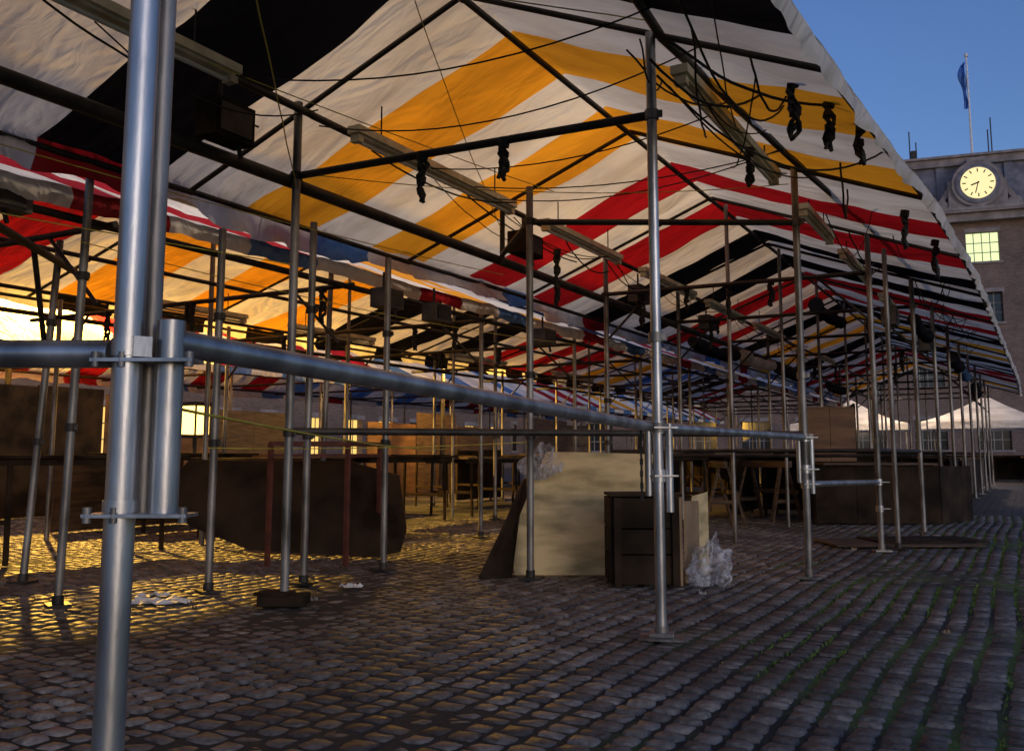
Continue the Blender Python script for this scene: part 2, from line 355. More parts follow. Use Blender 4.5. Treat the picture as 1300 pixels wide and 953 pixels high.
# ---- row 3
row3 = empty('market_stall')
st3 = seq(0, 'WWBWWBWYWWBWWRWRWRWRWRWBWWBWWBWWRWRWRWYWYWWBWWBWKWKWRWR', .78)
F3 = [0+2.5*i for i in range(17)]
canopy('canopy_fabric', row3, st3, lambda s: -12.3, -14.4, lambda s: -16.5, 2.5, 3.6, 2.5, F3, 21.2, nu=12, cols=6, vf='WB')
mb = MB()
for s in F3:
    for x in (-12.8, -16): mb.tube((x, s, 0), (x, s, 2.6), .026, 'pole', 8)
    mb.tube((-12.3, s, 2.42), (-16.4, s, 2.42), .024, 'dark', 8)
for x, z in ((-12.8, 2.42), (-14.4, 3.4), (-16, 2.42)): mb.tube((x, 0, z), (x, 40, z), .025, 'dark', 8)
mb.build('frames', row3)

# ---------------------------------------------------------------- scaffold railing in front
rail = empty('scaffold_railing')
mb = MB()
Lx, Ly = -1.354, 1.08
mb.tube((Lx, Ly, 0), (Lx, Ly, 3.2), .0255, 'galv', 28)
tv = Vector((.876, .482, 0)); fw = Vector((-.482, .876, 0))
sk = Vector((Lx, Ly, 0))+tv*.066+fw*.02
mb.tube(sk+Vector((0, 0, .795)), sk+Vector((0, 0, 1.135)), .0245, 'galv', 24)
bk = Vector((Lx, Ly, 0))+tv*.016+fw*.058
mb.tube(bk+Vector((0, 0, .80)), bk+Vector((0, 0, 3.2)), .017, 'pole', 16)
for z in (.80, 1.062):
    c = Vector((Lx, Ly, z))+tv*.035
    mb.box(c, (.175, .062, .006), 'galv', math.atan2(tv.y, tv.x))
    for o in (-.045, .115, .0):
        q = Vector((Lx, Ly, z))+tv*o-fw*.024; mb.tube(q-Vector((0, 0, .012)), q+Vector((0, 0, .014)), .0075, 'pole', 6)
collar(mb, Lx, Ly, 1.085, .0200, 'galv', .03)
mb.tube((Lx, Ly, .805), (Lx, Ly, .825), .029, 'galv', 20)
A = Vector((-1.625, 4.48, 0)); B = Vector((-1.45, 7.17, 0)); C = Vector((-1.25, 9.52, 0)); D = Vector((-4.0, 4.4, 0))
st = sk+Vector((0, 0, 1.098))
mb.tube(st, A+Vector((-.03, -.05, 1.045)), .0245, 'galv', 20)
mb.tube((Lx-.03, Ly-.01, 1.075), (-2.25, .60, 1.075), .0245, 'galv', 20)
mb.tube(A+Vector((.03, .04, 1.04)), B+Vector((0, -.04, 1.035)), .0235, 'galv', 16)
mb.tube(B+Vector((.02, .02, .69)), C+Vector((0, 0, .65)), .0235, 'galv', 14)
mb.tube(D+Vector((0, 0, 1.05)), B+Vector((0, 0, 1.06)), .023, 'dark', 14)
for P, zz in ((A, (1.04, .80)), (B, (1.035, .8, .69)), (C, (.65, .4))):
    for h in zz:
        mb.box(P+Vector((.03, 0, h)), (.13, .06, .008), 'galv', .8); mb.tube(P+Vector((0, 0, h-.03)), P+Vector((0, 0, h+.03)), .036, 'galv', 14)
for P, o in ((A, .055), (B, .05)):
    q = P+tv*o; mb.tube(q+Vector((0, 0, .62)), q+Vector((0, 0, 1.06)), .02, 'galv', 14)
    q = P-tv*o*.9; mb.tube(q+Vector((0, 0, .7)), q+Vector((0, 0, 1.03)), .018, 'galv', 14)
q = C+Vector((.12, .25, 0)); mb.tube(q, q+Vector((0, 0, 2.95)), .024, 'pole', 14); foot(mb, q.x, q.y)
mb.build('rails_and_posts', rail)
mb = MB()
for i in range(12):
    z0 = 1.02-i*.03; a = A-tv*.085
    mb.box((a.x, a.y, z0), (.016 if i % 2 else .006, .006 if i % 2 else .016, .03), 'dark')
mb.build('chain', rail)
mb = MB(); mb.box((-4.0, 4.4, .035), (.28, .20, .06), 'darkwood', .5); mb.box((-4.04, 4.36, .075), (.2, .16, .022), 'darkwood', .2); mb.build('timber_footing_block', bevel=.004)
mb = MB(); mb.box((A.x, A.y, .012), (.22, .16, .012), 'pole', .3); mb.box((A.x, A.y, .030), (.12, .10, .02), 'pole', .3); mb.build('base_plate', bevel=.003)

# ---------------------------------------------------------------- ground
def ground_mat():
    m, nt, out = newmat('far_setts'); L = nt.links.new
    tc = N(nt, 'ShaderNodeTexCoord'); sp = N(nt, 'ShaderNodeSeparateXYZ'); cb = N(nt, 'ShaderNodeCombineXYZ')
    L(tc.outputs['Object'], sp.inputs[0]); L(sp.outputs['Y'], cb.inputs[0]); L(sp.outputs['X'], cb.inputs[1])
    br = N(nt, 'ShaderNodeTexBrick', i_Scale=1.0); br.inputs['Brick Width'].default_value = .105; br.inputs['Row Height'].default_value = .13
    br.inputs['Mortar Size'].default_value = .010; br.inputs['Color1'].default_value = (.13, .105, .09, 1); br.inputs['Color2'].default_value = (.07, .06, .055, 1); br.inputs['Mortar'].default_value = (.025, .022, .018, 1)
    L(cb.outputs[0], br.inputs['Vector'])
    n1 = N(nt, 'ShaderNodeTexNoise', i_Scale=.5, i_Detail=8); L(tc.outputs['Object'], n1.inputs['Vector'])
    mr = N(nt, 'ShaderNodeMapRange'); mr.inputs['To Min'].default_value = .5; mr.inputs['To Max'].default_value = 1.5; L(n1.outputs['Fac'], mr.inputs[0])
    mu = N(nt, 'ShaderNodeVectorMath', operation='SCALE'); L(br.outputs['Color'], mu.inputs[0]); L(mr.outputs[0], mu.inputs['Scale'])
    b = N(nt, 'ShaderNodeBsdfPrincipled', i_Roughness=.55); L(mu.outputs[0], b.inputs['Base Color'])
    bp = N(nt, 'ShaderNodeBump', i_Strength=.8, i_Distance=.02, invert=True); L(br.outputs['Fac'], bp.inputs['Height']); L(bp.outputs[0], b.inputs['Normal'])
    L(b.outputs[0], out.inputs[0]); return m
def stone_mat():
    m, nt, out = newmat('setts'); L = nt.links.new
    tc = N(nt, 'ShaderNodeTexCoord'); at = N(nt, 'ShaderNodeAttribute', attribute_name='tone')
    cr = N(nt, 'ShaderNodeValToRGB'); e = cr.color_ramp.elements
    e[0].position = 0; e[0].color = (.060, .050, .045, 1); e[1].position = 1; e[1].color = (.24, .205, .175, 1)
    x = e.new(.4); x.color = (.120, .10, .086, 1); x = e.new(.7); x.color = (.15, .135, .122, 1)
    L(at.outputs['Fac'], cr.inputs[0])
    n1 = N(nt, 'ShaderNodeTexNoise', i_Scale=28, i_Detail=5); L(tc.outputs['Object'], n1.inputs['Vector'])
    n3 = N(nt, 'ShaderNodeTexNoise', i_Scale=.8, i_Detail=5); L(tc.outputs['Object'], n3.inputs['Vector'])
    mr = N(nt, 'ShaderNodeMapRange'); mr.inputs['From Min'].default_value = .3; mr.inputs['From Max'].default_value = .7; mr.inputs['To Min'].default_value = .5; mr.inputs['To Max'].default_value = 1.45; L(n1.outputs['Fac'], mr.inputs[0])
    mr3 = N(nt, 'ShaderNodeMapRange'); mr3.inputs['From Min'].default_value = .3; mr3.inputs['From Max'].default_value = .7; mr3.inputs['To Min'].default_value = .55; mr3.inputs['To Max'].default_value = 1.3; L(n3.outputs['Fac'], mr3.inputs[0])
    mm = N(nt, 'ShaderNodeMath', operation='MULTIPLY'); L(mr.outputs[0], mm.inputs[0]); L(mr3.outputs[0], mm.inputs[1])
    mu = N(nt, 'ShaderNodeVectorMath', operation='SCALE'); L(cr.outputs[0], mu.inputs[0]); L(mm.outputs[0], mu.inputs['Scale'])
    b = N(nt, 'ShaderNodeBsdfPrincipled', i_Roughness=.5); L(mu.outputs[0], b.inputs['Base Color'])
    n2 = N(nt, 'ShaderNodeTexNoise', i_Scale=38, i_Detail=4); L(tc.outputs['Object'], n2.inputs['Vector'])
    bp = N(nt, 'ShaderNodeBump', i_Strength=.8, i_Distance=.012); L(n2.outputs['Fac'], bp.inputs['Height']); L(bp.outputs[0], b.inputs['Normal'])
    mr2 = N(nt, 'ShaderNodeMapRange'); mr2.inputs['To Min'].default_value = .38; mr2.inputs['To Max'].default_value = .85; L(n1.outputs['Fac'], mr2.inputs[0]); L(mr2.outputs[0], b.inputs['Roughness'])
    L(b.outputs[0], out.inputs[0]); return m
def joint_mat():
    m, nt, out = newmat('joint_soil'); L = nt.links.new
    tc = N(nt, 'ShaderNodeTexCoord'); sp = N(nt, 'ShaderNodeSeparateXYZ'); L(tc.outputs['Object'], sp.inputs[0])
    n1 = N(nt, 'ShaderNodeTexNoise', i_Scale=1.4, i_Detail=6); L(tc.outputs['Object'], n1.inputs['Vector'])
    mr = N(nt, 'ShaderNodeMapRange'); mr.inputs['From Min'].default_value = -3.0; mr.inputs['From Max'].default_value = 1.2; mr.inputs['To Min'].default_value = -.30; mr.inputs['To Max'].default_value = .25; L(sp.outputs['X'], mr.inputs[0])
    ad = N(nt, 'ShaderNodeMath', operation='ADD'); L(n1.outputs['Fac'], ad.inputs[0]); L(mr.outputs[0], ad.inputs[1])
    cr = N(nt, 'ShaderNodeValToRGB'); e = cr.color_ramp.elements; e[0].position = .42; e[0].color = (.030, .026, .020, 1); e[1].position = .62; e[1].color = (.085, .14, .028, 1); L(ad.outputs[0], cr.inputs[0])
    b = N(nt, 'ShaderNodeBsdfPrincipled', i_Roughness=.95); L(cr.outputs[0], b.inputs['Base Color'])
    n2 = N(nt, 'ShaderNodeTexNoise', i_Scale=90, i_Detail=4); L(tc.outputs['Object'], n2.inputs['Vector'])
    bp = N(nt, 'ShaderNodeBump', i_Strength=.8, i_Distance=.01); L(n2.outputs['Fac'], bp.inputs['Height']); L(bp.outputs[0], b.inputs['Normal'])
    L(b.outputs[0], out.inputs[0]); return m
M['far'] = ground_mat(); M['setts'] = stone_mat(); M['soil'] = joint_mat()
mb = MB(); mb.face([(-300, -300, -.02), (300, -300, -.02), (300, 300, -.02), (-300, 300, -.02)], 'far'); mb.build('ground')
gs = empty('cobblestone_paving')
mb = MB(); mb.face([(-16, -1, -.009), (9, -1, -.009), (9, 16, -.009), (-16, 16, -.009)], 'soil'); mb.build('joints', gs)
verts = []; faces = []; tones = []
us = [-1, -.84, 0, .84, 1]
rows = []; t = -13.0
while t < 9:
    w = rnd(.100, .136); rows.append((t, w)); t += w
def wobf(t, s): return .05*noise.noise(Vector((t*.35, s*.45, 1)))+.012*noise.noise(Vector((t*2, s*1.6, 7)))
for t, w in rows:
    s = -.5+rnd(0, .1)
    while s < 16:
        l = rnd(.074, .125)
        cx = t+w/2; cy = s+l/2; s += l
        X = .876*cx+.482*cy; Y = -.482*cx+.876*cy
        if Y < 1.6 or Y > 14.5 or abs(X) > .62*Y+.6: continue
        wob = wobf(t, cy)
        g_ = .003 if t < -1.5 else .004
        hw = w/2-rnd(g_, g_+.006); hl = l/2-rnd(.003, .008)
        h = rnd(-.005, .003)+.016*noise.noise(Vector((cx*.6, cy*.6, 0))); tx = rnd(-.05, .05); ty = rnd(-.05, .05)
        b = len(verts); dk = .35*noise.noise(Vector((cx*.7, cy*.7, 3))); tone = min(1, max(0, rnd(.05, .95)+dk))
        jx = [rnd(-.005, .005) for _ in range(10)]; ang = rnd(-.09, .09); dome = rnd(.0005, .003)
        for iu, u in enumerate(us):
            for iv, v_ in enumerate(us):
                e = max(abs(u), abs(v_))
                corner = 0.90 if (abs(u) > .7 and abs(v_) > .7) else 1
                zz = -.018 if e == 1 else (-.0012 if e == .84 else dome)
                px = u*hw*corner; py = v_*hl*corner
                verts.append((cx+wob+px-py*ang+jx[iv], cy+py+px*ang+jx[5+iu], h+zz+tx*u*hw+ty*v_*hl+rnd(-.0015, .0015)))
                tones.append(tone)
        for iu in range(4):
            for iv in range(4):
                faces.append((b+iu*5+iv, b+(iu+1)*5+iv, b+(iu+1)*5+iv+1, b+iu*5+iv+1))
me = bpy.data.meshes.new('setts'); me.from_pydata(verts, [], faces); me.materials.append(M['setts'])
me.polygons.foreach_set('use_smooth', [True]*len(faces))
at = me.attributes.new('tone', 'FLOAT', 'POINT'); at.data.foreach_set('value', tones); me.update()
ob = bpy.data.objects.new('setts', me); scene.collection.objects.link(ob); ob.parent = gs
mb = MB()
for t, w in rows:
    if t < -1.9: continue
    for i in range(400):
        s = rnd(3.0, 15.5)
        X = .876*t+.482*s; Y = -.482*t+.876*s
        if Y < 3 or X > .7*Y: continue
        d = noise.noise(Vector((t*1.5, s*.7, 8)))+.24*(t+.9)
        if d < .0+rnd(0, .3): continue
        wob = wobf(t, s)
        for q in range(4):
            x = t+wob+rnd(-.008, .008); y = s+rnd(-.06, .06); h = rnd(.001, .010); a = rnd(0, 6.28); ww = rnd(.004, .008)
            mb.face([(x-ww*math.cos(a), y-ww*math.sin(a), -.012), (x+ww*math.cos(a), y+ww*math.sin(a), -.012), (x+rnd(-.012, .012), y+rnd(-.012, .012), h)], 'moss')
mb.build('moss')

# ---------------------------------------------------------------- things on the ground
def P(X, Y, z): return Vector(cw(X, Y, z))
mb = MB()
def slab(pts, th, mat, dirv):
    d = Vector(dirv)*th; a = [Vector(p) for p in pts]; b = [p+d for p in a]
    mb.face(a, mat); mb.face(list(reversed(b)), mat)
    for i in range(len(a)):
        j = (i+1) % len(a); mb.face([a[j], a[i], b[i], b[j]], mat)
slab([P(.02, 7.14, .01), P(.92, 7.14, .01), P(1.13, 7.45, .91), P(.66, 7.47, .925), P(.28, 7.5, .93), P(.17, 7.42, .72), P(-.02, 7.25, .36)], .02, 'ply', fw)
mb.build('plywood_sheet')
mb = MB()
slab([P(-.25, 7.0, .0), P(.0, 7.08, .0), P(.04, 7.18, .40), P(.22, 7.42, .82), P(.10, 7.42, .72)], .03, 'darkwood', fw)
slab([P(-.22, 7.1, .0), P(-.02, 7.2, .0), P(.18, 7.6, .75), P(.08, 7.6, .70)], .015, 'wood', tv*.3+fw)
mb.build('folded_board')
cr_ = empty('wooden_crate', cw(.93, 6.75, 0), .50); mb = MB()
hz = [(.02, .20), (.225, .17), (.40, .21)]
for z0, h in hz:
    mb.box((0, -.21, z0+h/2), (.46, .02, h-.006), 'darkwood'); mb.box((0, .21, z0+h/2), (.46, .02, h-.006), 'darkwood'); mb.box((-.24, 0, z0+h/2), (.02, .40, h-.006), 'darkwood')
for i in range(3): mb.box((.242, -.13+i*.14, .31), (.02, .128, .60), 'card')
for x in (-.2, .2): mb.box((x, -.235, .31), (.05, .028, .6), 'darkwood')
mb.box((0, 0, .03), (.45, .4, .02), 'darkwood'); mb.box((0, -.005, .628), (.5, .46, .018), 'darkwood')
for k in range(7): mb.box((.2535, -.13+.01*(k % 3), .17+.045*k), (.002, .03 if k % 2 else .045, .022), 'redfr')
mb.build('planks', cr_, .003)
mb = MB(); slab([P(1.32, 7.0, .01), P(1.52, 7.3, .01), P(1.52, 7.3, .62), P(1.34, 7.0, .60)], .02, 'ply', fw); slab([P(1.22, 6.7, .01), P(1.36, 6.95, .01), P(1.36, 6.95, .57), P(1.22, 6.7, .58)], .018, 'card', tv); mb.build('cardboard_sheet')
def bagmat():
    m, nt, out = newmat('clear_plastic'); L = nt.links.new
    tc = N(nt, 'ShaderNodeTexCoord'); n = N(nt, 'ShaderNodeTexNoise', i_Scale=7, i_Detail=3); n.inputs['Distortion'].default_value = 1.5; L(tc.outputs['Object'], n.inputs['Vector'])
    bp = N(nt, 'ShaderNodeBump', i_Strength=1, i_Distance=.05); L(n.outputs['Fac'], bp.inputs['Height'])
    g = N(nt, 'ShaderNodeBsdfPrincipled', i_Roughness=.15); g.inputs['Base Color'].default_value = (.62, .62, .66, 1); L(bp.outputs[0], g.inputs['Normal'])
    tr = N(nt, 'ShaderNodeBsdfTransparent'); mx = N(nt, 'ShaderNodeMixShader')
    cr = N(nt, 'ShaderNodeValToRGB'); cr.color_ramp.elements[0].position = .45; cr.color_ramp.elements[1].position = .62; cr.color_ramp.elements[0].color = (.14, .14, .14, 1); cr.color_ramp.elements[1].color = (.75, .75, .75, 1)
    L(n.outputs['Fac'], cr.inputs[0]); L(cr.outputs[0], mx.inputs[0]); L(tr.outputs[0], mx.inputs[1]); L(g.outputs[0], mx.inputs[2]); L(mx.outputs[0], out.inputs[0]); return m
M['bag'] = bagmat()
import bmesh
def bag(loc, sc, seed, name='plastic_bag', mat='bag'):
    bm = bmesh.new(); bmesh.ops.create_icosphere(bm, subdivisions=5, radius=1)
    for v in bm.verts:
        n = noise.noise(v.co*1.6+Vector((seed, 0, 0)))*.6+abs(noise.noise(v.co*2.5+Vector((0, seed, 0))))*.4
        v.co *= .75+n; v.co.x *= sc[0]; v.co.y *= sc[1]; v.co.z *= sc[2]; v.co.z = max(v.co.z, -sc[2]*.75)
        if v.co.z > 0: v.co.x *= 1-.45*v.co.z/sc[2]; v.co.x += .3*v.co.z
    me = bpy.data.meshes.new(name); bm.to_mesh(me); bm.free(); me.materials.append(M[mat])
    for p in me.polygons: p.use_smooth = True
    ob = bpy.data.objects.new(name, me); ob.location = loc; scene.collection.objects.link(ob)
bag(P(1.36, 6.62, .14), (.17, .13, .19), 1); bag(P(.22, 7.3, .84), (.17, .07, .17), 5)
def litter(c, w, h, seed, mat):
    mb = MB(); n = 8; g = [[None]*(n+1) for _ in range(n+1)]
    for i in range(n+1):
        for j in range(n+1):
            x = (i/n-.5)*w; y = (j/n-.5)*h*(1-.5*abs(i/n-.5)); z = .012+.05*max(0, noise.noise(Vector((i*.5+seed, j*.6, seed))))
            g[i][j] = Vector(c)+tv*x+fw*y+Vector((0, 0, z))
    for i in range(n):
        for j in range(n): mb.face([g[i][j], g[i+1][j], g[i+1][j+1], g[i][j+1]], mat)
    mb.build('litter')
litter(P(-2.15, 5.85, 0), .36, .22, 2, 'white'); litter(P(-1.1, 6.5, 0), .16, .1, 4, 'white'); litter(P(-2.3, 6.1, 0), .2, .12, 7, 'white')
for i in range(14): litter(P(rnd(-2, 4), rnd(4.5, 9), 0), rnd(.02, .05), rnd(.02, .03), i*3+1, random.choice(['frame', 'card', 'wood']))

mb = MB()
pts = [P(-3.05, 8.3, .45), P(-2.85, 8.35, .28), P(-2.3, 8.3, .08), P(-1.2, 8.25, .02), P(-.98, 8.3, .06), P(-.94, 8.4, .25), P(-1.05, 8.7, .72), P(-1.5, 8.8, .84), P(-2.4, 8.8, .88), P(-3.0, 8.7, .86), P(-3.08, 8.5, .7)]
slab(pts, .05, 'darkwood', fw); mb.build('tarred_board')
mb = MB(); a = [P(-2.0, 7.75, 0), P(-1.36, 7.75, 0), P(-1.2, 8.5, 0), P(-1.9, 8.6, 0)]
for i in range(4):
    q = a[i]; r = a[(i+1) % 4]; mb.beam(q, q+Vector((0, 0, 1.0)), .035, .035, 'redfr'); mb.beam(q+Vector((0, 0, 1.0)), r+Vector((0, 0, 1.0)), .036, .036, 'redfr'); mb.beam(q+Vector((0, 0, .9)), r+Vector((0, 0, .9)), .03, .03, 'redfr')
mb.build('table_frame')
def table_mesh(name, topm, w=2.0, d=.85, h=.88, front=False):
    mb = MB(); mb.box((0, 0, h), (d, w, .03), topm)
    for y in (-w*.38, w*.38):
        for x in (-1, 1):
            mb.beam((x*d*.40, y, h-.03), (x*d*.42, y, .0), .04, .03, 'darkwood')
        mb.box((0, y, .35), (d*.80, .03, .04), 'darkwood'); mb.box((0, y, h-.05), (d*.8, .06, .05), 'darkwood')
    for x in (-1, 1): mb.box((x*d*.4, 0, h-.045), (.025, w-.1, .06), 'darkwood')
    if front: mb.box((d*.5+.012, 0, h*.52), (.018, w-.02, h*.9), topm)
    return mb.build(name, bevel=.003)
random.seed(3)
def place(kind, x, y, r):
    ob = table_mesh('trestle_table', kind[0], kind[1], kind[2], kind[3], kind[4]); ob.location = (x, y, 0); ob.rotation_euler = (0, 0, r)
for s in (3.2, 5.6, 8.2, 10.4, 12.8, 15.2, 17.8, 20.4, 23): place((random.choice(['wood', 'darkwood', 'darkwood']), 2.0, .85, rnd(.84, .92), s in (8.2, 20.4)), -7.6+rnd(-.15, .15), s, rnd(-.05, .05))
for s in (8.4, 10.8, 13.2, 16, 19, 22): place((random.choice(['wood', 'darkwood']), 2.0, .8, rnd(.84, .92), False), -9.4+rnd(-.1, .1), s, rnd(-.05, .05))
for s in (11.5, 14.2, 17.2, 19.8, 22.5, 25.2): place((random.choice(['wood', 'darkwood', 'darkwood']), 2.0, .8, rnd(.84, .92), s > 13), -4.2+rnd(-.1, .1), s, rnd(-.05, .05))
for s in (17.6, 20.3, 23, 26, 29): place((random.choice(['darkwood', 'wood', 'darkwood']), 2.2, .8, rnd(.8, .92), True), -1.5, s, rnd(-.04, .04))
for s in (14.5, 17, 21): place(('darkwood', 2.0, .8, .88, True), -2.7, s, 1.57)
for s in (24, 27.5, 31): place(('wood', 2.0, .8, .88, True), -3.2, s, 1.5); place(('darkwood', 2.0, .8, .88, True), -7.2, s, 1.5)
for X, Y in ((2.85, 13.0), (3.6, 13.3)):
    mb = MB(); c = P(X, Y, 0); r = Matrix.Rotation(rnd(-.6, 1.0), 3, 'Z')
    for y in (-.4, .4):
        for x in (-1, 1): mb.beam(c+r@Vector((x*.06, y*.9, .74)), c+r@Vector((x*.27, y, 0)), .05, .035, 'wood')
        mb.beam(c+r@Vector((-.18, y, .28)), c+r@Vector((.18, y, .28)), .03, .05, 'wood')
    mb.beam(c+r@Vector((0, -.5, .78)), c+r@Vector((0, .5, .78)), .06, .09, 'wood'); mb.beam(c+r@Vector((.16, -.45, .4)), c+r@Vector((.16, .45, .4)), .03, .06, 'wood')
    mb.build('wooden_trestle', bevel=.003)
mb = MB()
def board_wall(p, q, h, mat, th=.03, n=None, gap=.006, z0=.02, jitter=.0):
    p = Vector(p); q = Vector(q); d = q-p; l = d.length; n = n or max(1, int(l/.28)); r = math.atan2(d.y, d.x)
    for i in range(n):
        c = p+d*((i+.5)/n); hh = h+rnd(-jitter, jitter)
        mb.box((c.x, c.y, z0+hh/2), (l/n-gap, th, hh), mat, r)
board_wall(P(4.0, 12.4, 0), P(5.6, 12.3, 0), .74, 'darkwood', n=3); board_wall(P(5.6, 12.3, 0), P(6.35, 13.0, 0), .74, 'darkwood', n=3)
mb.box(P(4.85, 12.75, .79), (1.5, .9, .03), 'wood', .5); board_wall(P(4.0, 12.4, 0), P(4.2, 13.3, 0), .74, 'darkwood', n=3)
mb.build('market_counter')
mb = MB(); board_wall(P(4.05, 12.9, 0), P(4.75, 12.9, 0), .75, 'wood2', n=2, z0=.82); board_wall(P(4.75, 12.9, 0), P(4.95, 13.6, 0), .8, 'darkwood', n=2, z0=.82); mb.build('display_panel')
mb = MB(); c = P(3.9, 9.6, 0)
mb.box(c+Vector((0, 0, .026)), (1.45, .75, .018), 'wood', math.atan2(tv.y, tv.x)); mb.box(c+tv*.3+fw*.1+Vector((0, 0, .046)), (1.1, .6, .018), 'darkwood', math.atan2(tv.y, tv.x)+.08)
mb.build('floor_boards')
mb = MB()
mb.tube((-1.25, 9.6, .95), (-1.1, 12, .95), .02, 'dark', 8)
for y in (10.2, 12.2, 15, 17.6): mb.tube((-1.2, y, .9), (-4, y, .9), .02, 'dark', 8)
mb.build('counter_rail')
mb = MB(); s = 3
while s < 33:
    L = rnd(1.6, 2.6)
    if random.random() < .8: board_wall((-12.7, s, 0), (-12.7, s+L, 0), rnd(1.55, 2.1), random.choice(['wood2', 'wood', 'wood', 'darkwood']), n=2, jitter=.02)
    s += L+.05
mb.build('wooden_hoarding')
mb = MB(); s = 7
while s < 30:
    if random.random() < .55: board_wall((-9.95, s, 0), (-9.95, s+1.9, 0), rnd(.8, 1.0), random.choice(['wood2', 'wood', 'darkwood']), n=2, jitter=.02)
    s += 2.2
mb.build('wooden_hoarding')
kl = empty('kiosk_lantern', P(-4.35, 12.8, 0)); mb = MB()
mb.tube((0, 0, 0), (0, 0, 1.15), .03, 'dark', 8); mb.box((0, 0, 1.38), (.26, .24, .38), 'work'); mb.box((0, 0, 1.60), (.38, .36, .05), 'dark'); mb.box((0, 0, 1.16), (.34, .32, .04), 'dark')
for x in (-.14, .14):
    for y in (-.13, .13): mb.box((x, y, 1.38), (.02, .02, .42), 'dark')
mb.build('lantern_body', kl)

# ---------------------------------------------------------------- street lamps
def street_lamp(x, y, z, power, col, arm=.8, rad=.08, ang=0):
    e = empty('street_lamp', (x, y, 0), ang); mb = MB()
    mb.tube((-arm, 0, 0), (-arm, 0, 1), .09, 'dark', 12, .06); mb.tube((-arm, 0, 1), (-arm, 0, z+.15), .055, 'dark', 12, .04)
    mb.tube((-arm, 0, z+.15), (0, 0, z+.22), .035, 'dark', 10); mb.box((0, 0, z+.17), (.5, .24, .08), 'dark'); mb.box((0, 0, z+.115), (.36, .18, .03), 'lamp')
    mb.build('post_and_head', e)
    ld = bpy.data.lights.new('lamp_light', 'POINT'); ld.energy = power; ld.color = col; ld.shadow_soft_size = rad
    lo = bpy.data.objects.new('lamp_light', ld); lo.location = (0, 0, z-.1); lo.parent = e; scene.collection.objects.link(lo)
SOD = (1, .54, .08)
street_lamp(-14.2, 9.6, 4.7, 7000, SOD)
street_lamp(-11.1, 17.5, 2.95, 520, SOD, arm=.3)
street_lamp(-3.9, 7.5, 8.0, 1400, (1, .78, .54), arm=-5)

# ---------------------------------------------------------------- buildings
def facade(name, loc, rz, x0, x1, top, cols, rows, ww, wh, mat, litset, litmat='lit', depth=12, winframe='frame'):
    e = empty(name, loc, rz); mb = MB(); g = MB()
    xs = [x for x in cols if x0+ww/2 < x < x1-ww/2]; edges = [x0]
    for x in xs: edges += [x-ww/2, x+ww/2]
    edges.append(x1)
    for i in range(0, len(edges), 2): mb.box(((edges[i]+edges[i+1])/2, .3, top/2), (edges[i+1]-edges[i], .6, top), mat)
    for x in xs:
        zc = 0
        for z in rows+[None]:
            zt = top if z is None else z-wh/2
            if zt > zc: mb.box((x, .3, (zc+zt)/2), (ww, .6, zt-zc), mat)
            if z is None: break
            zc = z+wh/2
            lit = (round(x, 1), z) in litset
            g.box((x, .42, z), (ww, .02, wh), litmat if lit else 'glass')
            for k in range(1, 4): g.box((x-ww/2+ww*k/4, .38, z), (.05, .04, wh), winframe)
            for k in range(1, 3): g.box((x, .381, z-wh/2+wh*k/3), (ww, .045, .05), winframe)
            g.box((x, -.03, z-wh/2-.08), (ww+.3, .16, .14), 'stone'); g.box((x, -.02, z+wh/2+.14), (ww+.2, .10, .26), 'stone')
    mb.box(((x0+x1)/2, depth/2+.6, top/2), (x1-x0, depth, top), mat)
    mb.build('walls', e); g.build('windows', e); return e
cols = [.2+3.6*i for i in range(-14, 8)]
b1 = facade('brick_town_hall', (-1.85, 65.2, 0), math.radians(9.5), -48, 26, 15.7, cols, [2.2, 6.2, 10.2, 14.1], 1.9, 1.9, 'brick', {(.2, 14.1)})
mb = MB()
mb.box((-11, -.12, 15.95), (74.6, 1.1, .5), 'stone'); mb.box((-11, -.25, 16.28), (75, 1.5, .18), 'stone')
mb.box((-11, 1.6, 18.0), (74, 2.4, 3.3), 'slate'); mb.box((-11, .35, 19.85), (74.5, .5, .5), 'stone'); mb.box((-11, .3, 20.18), (74.8, .8, .16), 'stone')
for i in range(36): mb.box((-46+i*2, .36, 18), (.5, .18, 3.3), 'slate')
mb.box((0, -.1, 17.3), (3.4, 1.4, 2.0), 'stone'); mb.tube((0, -1.0, 18), (0, 1, 18), 1.5, 'stone', 48)
mb.tube((0, -1.08, 18), (0, -.98, 18), 1.28, 'slate', 48)
for sx in (-1, 1):
    mb.tube((sx*2.1, -.7, 16.7), (sx*2.1, .6, 16.7), .42, 'stone', 20); mb.beam((sx*1.6, 0, 17.9), (sx*2.3, 0, 16.7), 1.1, .3, 'stone')
mb.box((0, -.1, 19.62), (1.1, 1.2, .35), 'stone'); mb.box((0, -.6, 16.42), (5.6, .9, .2), 'stone')
mb.tube((0, .5, 19.5), (0, .5, 27.0), .08, 'white', 10, .05); mb.tube((0, .5, 27.0), (0, .5, 27.2), .12, 'white', 10)
for x, h in ((-3.6, 22.8), (1.4, 23.2), (-3.2, 22.0), (1.2, 22.4)): mb.tube((x, 2, 20), (x, 2, h), .04, 'dark', 6)
mb.box((-3.4, 2, 20.8), (.3, .3, 1.2), 'dark')
mb.build('attic_and_cornice', b1)
mb = MB(); mb.tube((0, -1.16, 18), (0, -1.08, 18), 1.0, 'clock', 48)
for i in range(12):
    a = i*math.pi/6; r = Matrix.Rotation(a, 3, 'Y')
    c = Vector((0, -1.18, 18))+r@Vector((0, 0, .80)); mb.box(c, (.07, .02, .22), 'dark', 0, r)
